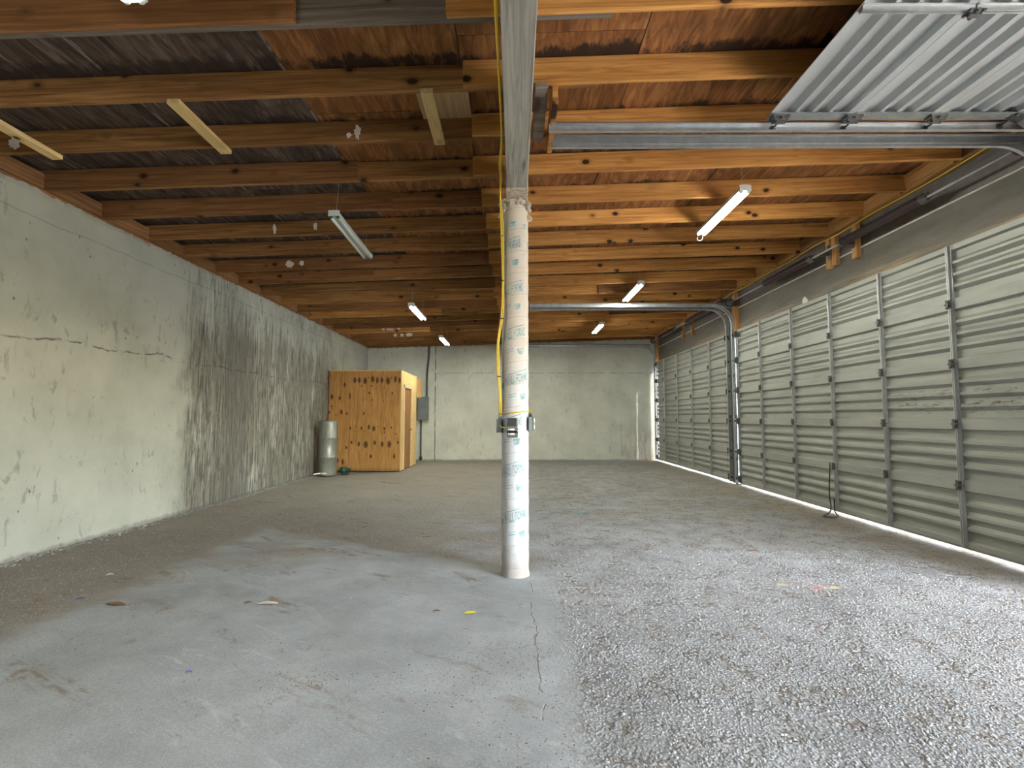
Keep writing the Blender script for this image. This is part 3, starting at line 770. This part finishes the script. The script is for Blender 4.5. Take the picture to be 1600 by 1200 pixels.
# pull rope on door 2, wire handle near the floor
rope = MB().tube(smooth([(4.215, 7.05, .68), (4.2, 7.02, .60), (4.19, 7.03, .4), (4.2, 7.05, .22), (4.2, 7.03, .12), (4.17, 7.0, .05), (4.05, 6.9, .02), (3.98, 6.83, .018), (4.05, 6.76, .018), (4.16, 6.82, .02), (4.2, 6.95, .06), (4.21, 6.97, .22)]), .008, 6).build('pull_rope', M_black)
rope.location = (0, -.12, 0)
tag(rope, 'thin black pull rope hanging down the nearer door to the floor', 'rope')
ppr = MB().extrude([(7.53, 2.98), (7.67, 2.99), (7.675, 3.05), (7.62, 3.10), (7.59, 3.09), (7.54, 3.04)], 4.355, 4.363, lambda u, v, t: (t, u, v)); pp = ppr.build('torn_paper', M_paper, None, bevel=.002)
for v in pp.data.vertices: v.co.z += .02*mnoise.noise(v.co*30)
tag(pp, 'scrap of torn white paper stuck above the nearer closed door', 'paper')
# cable along the head of the door wall
yc2 = MB().tube(smooth([(4.22, .5+.55*i, 3.70-.03*abs(math.sin(i*1.3))) for i in range(27)], 3), .007, 6)
tag(yc2.build('roof_cable', M_cable), 'slack yellow cable run along the top of the door wall', 'cable')

# ------------------------------------------------------------------ light fixtures
def fixture(lit):
    t = empty('light_fixture')
    b = MB().extrude([(-.062, .0), (-.050, .045), (-.028, .062), (.028, .062), (.050, .045), (.062, .0), (.055, -.004), (.02, .018), (-.02, .018), (-.055, -.004)], -.615, .615, lambda u, v, s: (u, s, v))
    b.build('housing', M_white, t)
    for x in (-.036, .036):
        MB().tube([(x, -.585, -.004), (x, .585, -.004)], .0165, 12).build('tube', M_lit if lit else M_unlit, t)
        for y in (-.6, .6): MB().tube([(x, y-.012, -.002), (x, y+.012, -.002)], .02, 10).build('tube_socket', M_green if not lit else M_white, t)
    for y in (-.617, .617): MB().box(-.058, .058, y-.003, y+.003, -.004, .058).build('end_cap', M_white, t, bevel=.002)
    return t
def hang(t, drop):
    for y in (-.55, .5):
        MB().tube([(0, y, .06), (0.01, y+.02, .06+drop)], .0022, 5).build('hanger_wire', M_galv, t)
LF = fixture(True); LU = fixture(False)
def put(src, first, x, y0, z, label, tiltx=0, group=None):
    o = src if first else copy_tree(src)
    o.location = (x, y0+.61, z); o.rotation_euler = (R(tiltx), 0, 0); tag(o, label, 'light')
    return o
fx = [put(LF, True, 2.32, 5.02, 3.56, 'lit twin tube fixture in the right bay, nearest and largest one'),
      put(LF, False, 2.14, 8.55, 3.54, 'lit twin tube fixture in the right bay, middle one of three'),
      put(LF, False, 2.07, 12.0, 3.49, 'lit twin tube fixture in the right bay, farthest from the camera'),
      put(LF, False, -1.84, 9.0, 3.27, 'lit twin tube fixture in the left bay beyond the dead one'),
      put(LF, False, -1.83, 12.6, 3.27, 'lit twin tube fixture in the left bay, above the fuse box conduit'),
      put(LF, False, -1.86, 1.15, 3.32, 'lit fixture at the top left edge of the picture, just overhead')]
put(LU, True, -1.86, 5.14, 3.33, 'unlit twin tube fixture with green sockets in the left bay', -2.5)
for o in fx: hang(o, zu(o.location.x)+.185-o.location.z-.06)
hang(LU, zu(-1.86)+.185-3.33-.06)
lp = MB().tube(smooth([(.03, .63, .0), (.03, .66, -.05), (0, .675, -.06), (-.03, .66, -.05), (-.03, .63, 0)]), .003, 6).build('pull_loop', M_white, fx[0])

# ------------------------------------------------------------------ plywood booth
bt = empty('plywood_booth', (-3.6, 13.2, 0)); tag(bt, 'knotty plywood booth with a narrow door, standing in the far left corner', 'booth')
def L(x, y, z): return (x+3.6, y-13.2, z)
SPOT = [(467,370,13,24),(502,368,13,22),(548,375,16,26),(607,362,15,26),(643,370,12,26),(680,370,13,22),(728,375,17,28),(785,362,12,26),(820,370,12,24),(388,405,10,18),(290,500,13,20),(352,510,10,16),(432,495,8,28),
 (583,470,8,12),(763,472,7,12),(270,622,9,13),(366,618,11,20),(410,632,8,12),(542,630,7,12),(438,745,8,14),(526,745,9,13),(585,737,10,20),(622,748,12,22),(706,747,10,12),(760,740,7,9),(450,855,9,13),(508,868,11,22),
 (562,872,18,28),(632,858,12,17),(690,868,12,22),(745,870,16,26),(812,857,8,14),(412,895,8,13),(603,963,11,15),(785,962,9,20),(343,995,14,18),(385,1005,11,24),(600,415,7,7),(697,427,5,6),(535,525,5,6),(605,525,6,7),
 (695,533,5,6),(287,575,6,7),(325,640,5,7),(755,350,6,7),(575,350,6,7),(705,775,6,12),(480,730,4,6),(655,732,5,6),(545,770,4,8),(520,415,5,6),(795,790,5,7)]
def spotmask(x, z):          # booth front spots measured off the sheet itself (metres)
    m = 0
    for cx_, cz_, rx, rz in SPM:
        d = math.hypot((x-cx_)/rx, (z-cz_)/rz)
        if d < 1.6: m = max(m, 1 - max(0, d-.45)/1.15)
    return m
SPM = [((u/5+460-804)/800*12.3, 1.28+(653-(v/5+520))/800*12.3, a/5/800*12.3*.9, b/5/800*12.3*.95) for u, v, a, b in SPOT]
k = N('booth_plywood'); at_ = k.n('ShaderNodeAttribute', attribute_name='knot')
g_ = k.noise(k.vmul(k.vadd(k.O, k.comb(k.mul(k.rnd, 9.0), 0.0, k.mul(k.rnd, 5.0))), (12, 12, .9)), 1.6, 7, .62, 1.8)
c_ = k.ramp(g_, [(.3, (.28, .13, .036)), (.5, (.41, .215, .066)), (.7, (.50, .295, .105))])
c_ = k.mix(k.mul(k.step(k.noise(k.O, 1.5, 4), .5, .7), .3), c_, (.32, .15, .04))
sm = k.n('ShaderNodeMath', (at_.outputs['Fac'], k.mul(k.noise(k.O, 30, 4), .5)), operation='ADD').outputs[0]
c_ = k.mix(k.mul(k.step(sm, .45, 1.05), .92), c_, (.075, .032, .012))
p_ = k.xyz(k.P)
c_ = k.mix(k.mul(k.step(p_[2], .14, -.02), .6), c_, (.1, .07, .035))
M_booth = k.out(c_, .7, 0, k.bump(g_, .15, .003), .3)
def front_sheet(x0, x1):
    bm = bmesh.new(); lay = bm.verts.layers.float.new('knot'); xs_, zs_ = lin(x0, x1, .014), lin(.02, 2.41, .014)
    V = [[bm.verts.new(L(x, 12.30, z)) for x in xs_] for z in zs_]; B = [[bm.verts.new(L(x, 12.318, z)) for x in (x0, x1)] for z in (.02, 2.41)]
    for row, z in zip(V, zs_):
        for v, x in zip(row, xs_): v[lay] = spotmask(x, z)
    for a, b in zip(V, V[1:]):
        for i in range(len(xs_)-1): bm.faces.new((a[i], a[i+1], b[i+1], b[i]))
    bm.faces.new((V[0][-1], B[0][1], B[1][1], V[-1][-1])) if False else None
    for p, q in (((V[0][0], V[-1][0]), (B[0][0], B[1][0])), ((V[0][-1], V[-1][-1]), (B[0][1], B[1][1]))):
        bm.faces.new((p[0], q[0], q[1], p[1]))
    bm.faces.new((V[-1][0], V[-1][-1], B[1][1], B[1][0])); bm.faces.new((B[0][0], B[0][1], B[1][1], B[1][0]))
    me = bpy.data.meshes.new('plywood_sheet'); bm.to_mesh(me); bm.free(); me.materials.append(M_booth)
    inst('plywood_sheet', me, bt)
front_sheet(-4.47, -3.953); front_sheet(-3.949, -2.742)
XB = -2.74
def pan(b, name, m=M_booth, bev=0): return b.build(name, m, bt, bevel=bev)
M_boothp = wood('booth_side_ply', (.50, .33, .12), (.64, .45, .19), (.72, .54, .27), 'z', False)
def bx(x0, x1, y0, y1, z0, z1): a = L(x0, y0, z0); b = L(x1, y1, z1); return MB().box(a[0], b[0], a[1], b[1], a[2], b[2])
pan(bx(XB, XB+.016, 12.30, 12.62, .02, 2.42), 'side_panel', M_boothp)
pan(bx(XB, XB+.016, 13.46, 14.2, .02, 2.42), 'side_panel', M_boothp)
pan(bx(XB, XB+.016, 12.62, 13.46, 2.08, 2.42), 'side_panel', M_boothp)
pan(bx(-4.47, XB, 14.18, 14.2, .02, 2.40), 'rear_panel', M_boothp)
pan(bx(-4.47, XB+.02, 12.3, 14.22, 2.41, 2.43), 'roof_panel', M_boothp)
fr_ = bx(XB+.016, XB+.034, 12.56, 12.63, .02, 2.1)
a_ = L(XB+.016, 13.45, .02); b_ = L(XB+.034, 13.52, 2.1); fr_.box(a_[0], b_[0], a_[1], b_[1], a_[2], b_[2])
a_ = L(XB+.016, 12.56, 2.03); b_ = L(XB+.034, 13.52, 2.1); fr_.box(a_[0], b_[0], a_[1], b_[1], a_[2], b_[2])
M_trimw = simple('pale_trim_wood', (.62, .54, .40), .7)
pan(fr_, 'door_frame', M_trimw)
M_doorw = wood('booth_door_wood', (.25, .10, .03), (.37, .165, .05), (.45, .22, .08), 'z', False)
dr = pan(bx(XB-.02, XB+.006, 12.64, 13.44, .04, 2.03), 'door', M_doorw)
dr['label'] = 'brown wooden door slab'
kb = MB().lathe([(.008, 0), (.012, .03), (.028, .04), (.03, .055), (.018, .068)], 14).build('knob', M_chrome, dr, L(XB+.006, 13.36, .98), (0, R(90), 0))
pan(bx(-2.72, -2.62, 14.24, 14.3, 1.85, 2.36), 'stub_post', M_stud)

# tank and pipes
tk = empty('storage_tank', (-4.16, 11.45, 0)); tag(tk, 'upright galvanised steel tank in front of the plywood booth', 'tank')
MB().lathe([(.17, 0), (.196, .008), (.2, .03), (.2, .4), (.203, .405), (.203, .42), (.2, .425), (.2, .82), (.203, .825), (.203, .84), (.2, .845), (.2, 1.19), (.188, 1.215), (.12, 1.235), (.04, 1.24)], 40).build('shell', M_tank, tk)
MB().tube([(-.07, -.19, .07), (-.12, -.24, .07), (-.2, -.3, .06)], .018).tube([(-.07, -.22, .07), (.06, -.235, .07)], .018).build('pipe', M_pvc, tk)
MB().tube([(-.2, -.3, .06), (-.2, -.3, .1)], .012).build('valve_handle', M_red, tk)
vv = empty('pump', (-3.86, 11.75, 0)); tag(vv, 'small dark green pump on the floor between tank and booth', 'pump')
MB().tube([(-.1, 0, .1), (.02, 0, .1)], .07, 16).tube([(.02, 0, .1), (.07, 0, .1)], .045, 12).build('motor', M_valve, vv)
MB().tube([(.07, 0, .1), (.11, 0, .1), (.12, 0, .16)], .015).build('outlet_pipe', M_hinge, vv)
MB().box(-.09, .06, -.06, .06, 0, .035).build('foot', M_valve, vv, bevel=.004)

# fuse box with conduits on the back wall
eb = empty('fuse_box', (-2.77, YB-.08, 1.22)); tag(eb, 'grey fuse box on the end wall beside the booth', 'fuse box')
MB().box(-.165, .165, -.07, .07, 0, .70).build('housing', M_boxg, eb, bevel=.006)
MB().box(-.155, .155, -.078, -.07, .015, .685).build('cover', M_boxg, eb, bevel=.003)
MB().box(.135, .15, -.09, -.078, .32, .38).build('latch', M_galvd, eb)
MB().tube(smooth([(.11, 0, .7), (.11, .02, 1.4), (.15, .03, 1.9), (.16, .03, 2.28)]), .028, 10).build('upper_conduit', M_dark, eb)
MB().tube([(-.06, .02, 0), (-.06, .02, -1.19)], .022, 10).build('lower_conduit', M_dark, eb)
MB().box(-.1, -.02, -.02, .07, -1.21, -1.1).build('conduit_foot', M_dark, eb, bevel=.005)

# ------------------------------------------------------------------ debris on the floor
def flat_leaf(name, x, y, ln, w, m, label, cat, rz, curl=.0045, z=.003):
    bm = bmesh.new(); n = 9; T = []; Bt = []
    for i in range(n):
        t = i/(n-1); hw = w/2*math.sin(math.pi*min(.97, max(.03, t)))**.8; zz = curl*math.sin(t*3.1) + z
        for s_ in (-1, 0, 1):
            T.append(bm.verts.new(((t-.5)*ln, s_*hw, zz + abs(s_)*curl*.6 + .0012))); Bt.append(bm.verts.new(((t-.5)*ln, s_*hw, zz + abs(s_)*curl*.6)))
    for i in range(n-1):
        for j in range(2):
            a = i*3+j
            bm.faces.new((T[a], T[a+1], T[a+4], T[a+3])); bm.faces.new((Bt[a], Bt[a+3], Bt[a+4], Bt[a+1]))
        for j in (0, 2):
            a = i*3+j; bm.faces.new((T[a], T[a+3], Bt[a+3], Bt[a]))
    bmesh.ops.recalc_face_normals(bm, faces=bm.faces[:])
    me = bpy.data.meshes.new(name); bm.to_mesh(me); bm.free(); me.materials.append(m)
    o = inst(name, me, None, (x, y, fz(x, y)), (0, 0, rz)); tag(o, label, cat); return o
M_leafy = simple('yellow_leaf', (.62, .55, .03), .6); M_leafb = simple('brown_leaf', (.18, .09, .04), .8)
M_blue = simple('blue_plastic', (.03, .06, .5), .5); M_teal = simple('teal_plastic', (.02, .35, .38), .5); M_purp = simple('purple_scrap', (.1, .05, .35), .6)
M_chip = simple('pale_chip', (.5, .42, .32), .85)
flat_leaf('leaf', -.294, 3.47, .085, .045, M_leafy, 'yellow green leaf on the smooth slab left of the column base', 'leaf', .3)
flat_leaf('leaf', -.52, 3.50, .05, .02, M_leafb, 'small brown leaf left of the yellow green leaf', 'leaf', .1)
flat_leaf('leaf', 1.371, 3.66, .06, .025, M_leafb, 'dark curled leaf right of the column on the pebbly slab', 'leaf', .4)
flat_leaf('leaf', 2.30, 5.05, .12, .04, M_leafb, 'long pale brown leaf beyond the red and yellow marks', 'leaf', -.1)
flat_leaf('leaf', -1.85, 3.63, .05, .03, M_leafb, 'dark leaf beside the pale plaster flake on the left slab', 'leaf', .8)
flat_leaf('leaf', -1.75, 6.1, .08, .04, M_leafb, 'dark leaf on the brown dirt, beyond and left of the column shadow', 'leaf', .5)
flat_leaf('leaf', 1.02, 5.9, .09, .03, M_leafb, 'brown leaf between the column and the teal scrap', 'leaf', 0)
flat_leaf('plastic_scrap', .931, 7.13, .13, .07, M_teal, 'teal plastic scrap on the far floor right of the column', 'scrap', .2)
flat_leaf('plastic_scrap', -1.645, 2.667, .035, .012, M_blue, 'tiny blue plastic scrap on the near left slab', 'scrap', .1)
flat_leaf('plastic_scrap', -3.09, 3.72, .05, .03, M_purp, 'small purple scrap near the left wall', 'scrap', .5)
flat_leaf('plaster_flake', -1.70, 3.60, .14, .05, M_chip, 'pale plaster flake on the left slab', 'flake', .1, .008)
flat_leaf('plaster_flake', -3.3, 4.25, .05, .04, M_paper, 'small white flake on the rough strip near the left wall', 'flake', .6, .008)
flat_leaf('plaster_flake', -2.76, 3.62, .16, .05, M_leafb, 'brown crust of dirt on the left slab, left of the pale flake', 'flake', -.2, .006)
flat_leaf('wood_chip', -.95, 5.62, .09, .02, M_leafb, 'thin wood chip beyond the column shadow', 'wood chip', .2)
flat_leaf('wood_chip', .50, 4.02, .06, .012, M_leafb, 'thin dark wood chip just right of the column base', 'wood chip', .1)
# sprayed survey marks
def mark(name, pts, w, m, label):
    bm = bmesh.new(); P = [Vector((x, y, 0)) for x, y in pts]; A = []
    for i, p in enumerate(P):
        t = (P[min(i+1, len(P)-1)]-P[max(i-1, 0)]).normalized(); nn = Vector((-t.y, t.x, 0))
        ww = w*(.6+.5*mnoise.noise(p*9)) if 0 < i < len(P)-1 else w*.3
        A.append([bm.verts.new((q.x, q.y, fz(q.x, q.y)+.0022)) for q in (p+nn*ww, p-nn*ww)])
    for a, b in zip(A, A[1:]): bm.faces.new((a[0], a[1], b[1], b[0]))
    me = bpy.data.meshes.new(name); bm.to_mesh(me); bm.free(); me.materials.append(m)
    o = inst(name, me, fl); o['label'] = label; return o
k = N('red_spray'); n_ = k.noise(k.P, 60, 4, .7); M_rs = k.out(k.mix(k.step(n_, .44, .56), (.42, .36, .33), (.58, .10, .09)), .9)
k = N('yellow_spray'); n_ = k.noise(k.P, 60, 4, .7); M_ys = k.out(k.mix(k.step(n_, .47, .58), (.42, .40, .35), (.62, .50, .09)), .9)
mark('paint_mark', smooth([(2.15, 4.19), (2.2, 4.14), (2.27, 4.1), (2.36, 4.08)], 8), .012, M_rs, 'red sprayed stroke')
mark('paint_mark', smooth([(2.26, 3.99), (2.31, 3.99), (2.36, 4.03), (2.41, 4.06)], 8), .018, M_rs, 'red sprayed stroke')
mark('paint_mark', smooth([(2.27, 4.05), (2.31, 4.08)], 4), .01, M_rs, 'red sprayed stroke')
mark('paint_mark', smooth([(2.05, 4.10), (2.09, 4.1), (2.12, 4.11)], 8), .04, M_ys, 'yellow sprayed blot')
mark('paint_mark', smooth([(2.36, 4.02), (2.42, 4.0), (2.47, 4.04)], 8), .04, M_ys, 'yellow sprayed blot')
mark('paint_mark', smooth([(-.86, 4.2), (-.83, 4.22), (-.80, 4.2)], 6), .02, M_rs, 'faint red blot')

# loose pebbles and grit
def pebbles(name, count, region, rmin, rmax, m, label, seed):
    rr = random.Random(seed); bm = bmesh.new(); c = 0
    base = [Vector((0, 0, 1))] + [Vector((rr_*math.cos(t*math.pi/3+p_), rr_*math.sin(t*math.pi/3+p_), h_)) for rr_, h_, p_ in ((.62, .76, 0), (1.0, .1, .5)) for t in range(6)]
    while c < count:
        x, y = region(rr)
        if x is None: continue
        c += 1; r = rr.uniform(rmin, rmax)*(1 if rr.random() < .93 else 1.6); a0 = rr.uniform(0, 6.3); z = fz(x, y)
        ca_, sa_ = math.cos(a0), math.sin(a0); sq = rr.uniform(.6, 1)
        vs = [bm.verts.new((x+(v.x*ca_-v.y*sa_*sq)*r, y+(v.x*sa_+v.y*ca_*sq)*r, z+(v.z*.6 - .12)*r)) for v in base]
        for i in range(6):
            j = (i+1) % 6
            for q in ((0, 1+i, 1+j), (1+i, 7+i, 1+j), (7+i, 7+j, 1+j)):
                f = bm.faces.new([vs[t] for t in q]); f.smooth = True
    me = bpy.data.meshes.new(name); bm.to_mesh(me); bm.free(); me.materials.append(m)
    o = inst(name, me); tag(o, label, 'gravel', kind='stuff')
k = N('pebble'); n_ = k.noise(k.P, 45, 3, .7)
M_peb = k.out(k.ramp(n_, [(.3, (.25, .24, .23)), (.5, (.36, .36, .36)), (.7, (.45, .455, .46))]), .9, 0, None, .08)
def reg_r(r):
    x = r.uniform(.26, 3.6); y = 1.5 + 3.6*r.random()**1.1
    if x > y*1.08 or x < .33+.12*mnoise.noise(Vector((y*2, 0, 0))): return (None, None)
    if mnoise.noise(Vector((x*3, y*3, 2))) < -.25 and r.random() < .7: return (None, None)
    return x, y
pebbles('embedded_pebbles', 24000, reg_r, .0035, .0075, M_peb, 'small pebbles standing proud of the slab right of the column', 1)
def reg_l(r):
    x = r.uniform(-4.2, 0.0); y = r.uniform(3.3, 9)
    if y < 3.3 or (y + .6*x < 4.3 + .3*mnoise.noise(Vector((x, y, 0))) and x > -3.1 and r.random() < .97): return (None, None)
    if x < -y*1.05: return (None, None)
    return x, y
pebbles('loose_grit', 6000, reg_l, .003, .007, M_peb, 'fine grit scattered on the dirty slab left of the column', 2)
def reg_w(r):
    y = r.uniform(4, 15); return XL + min(.26, abs(r.gauss(0, .07))) + .01, y
pebbles('wall_rubble', 1200, reg_w, .004, .018, M_peb, 'crumbs of plaster along the foot of the left wall', 3)

def reg_c(r):
    cx_, cy_, sp_ = r.choice(((-.28, 2.62, .10), (-.12, 2.55, .14), (.05, 2.9, .08), (.3, 2.3, .12), (.42, 2.55, .15), (-1.0, 2.6, .05), (-2.4, 3.1, .35), (-2.9, 2.9, .3), (-1.3, 3.3, .5), (.2, 2.0, .1), (.36, 2.95, .12)))
    x, y = r.gauss(cx_, sp_*2.2), r.gauss(cy_, sp_*1.3)
    return (x, y) if x < .24 and y < 3.28 else (None, None)
pebbles('dirt_crumbs', 1100, reg_c, .0015, .0045, simple('dry_dirt', (.17, .12, .085), .95), 'brown dirt crumbs in small drifts on the near slab', 5)
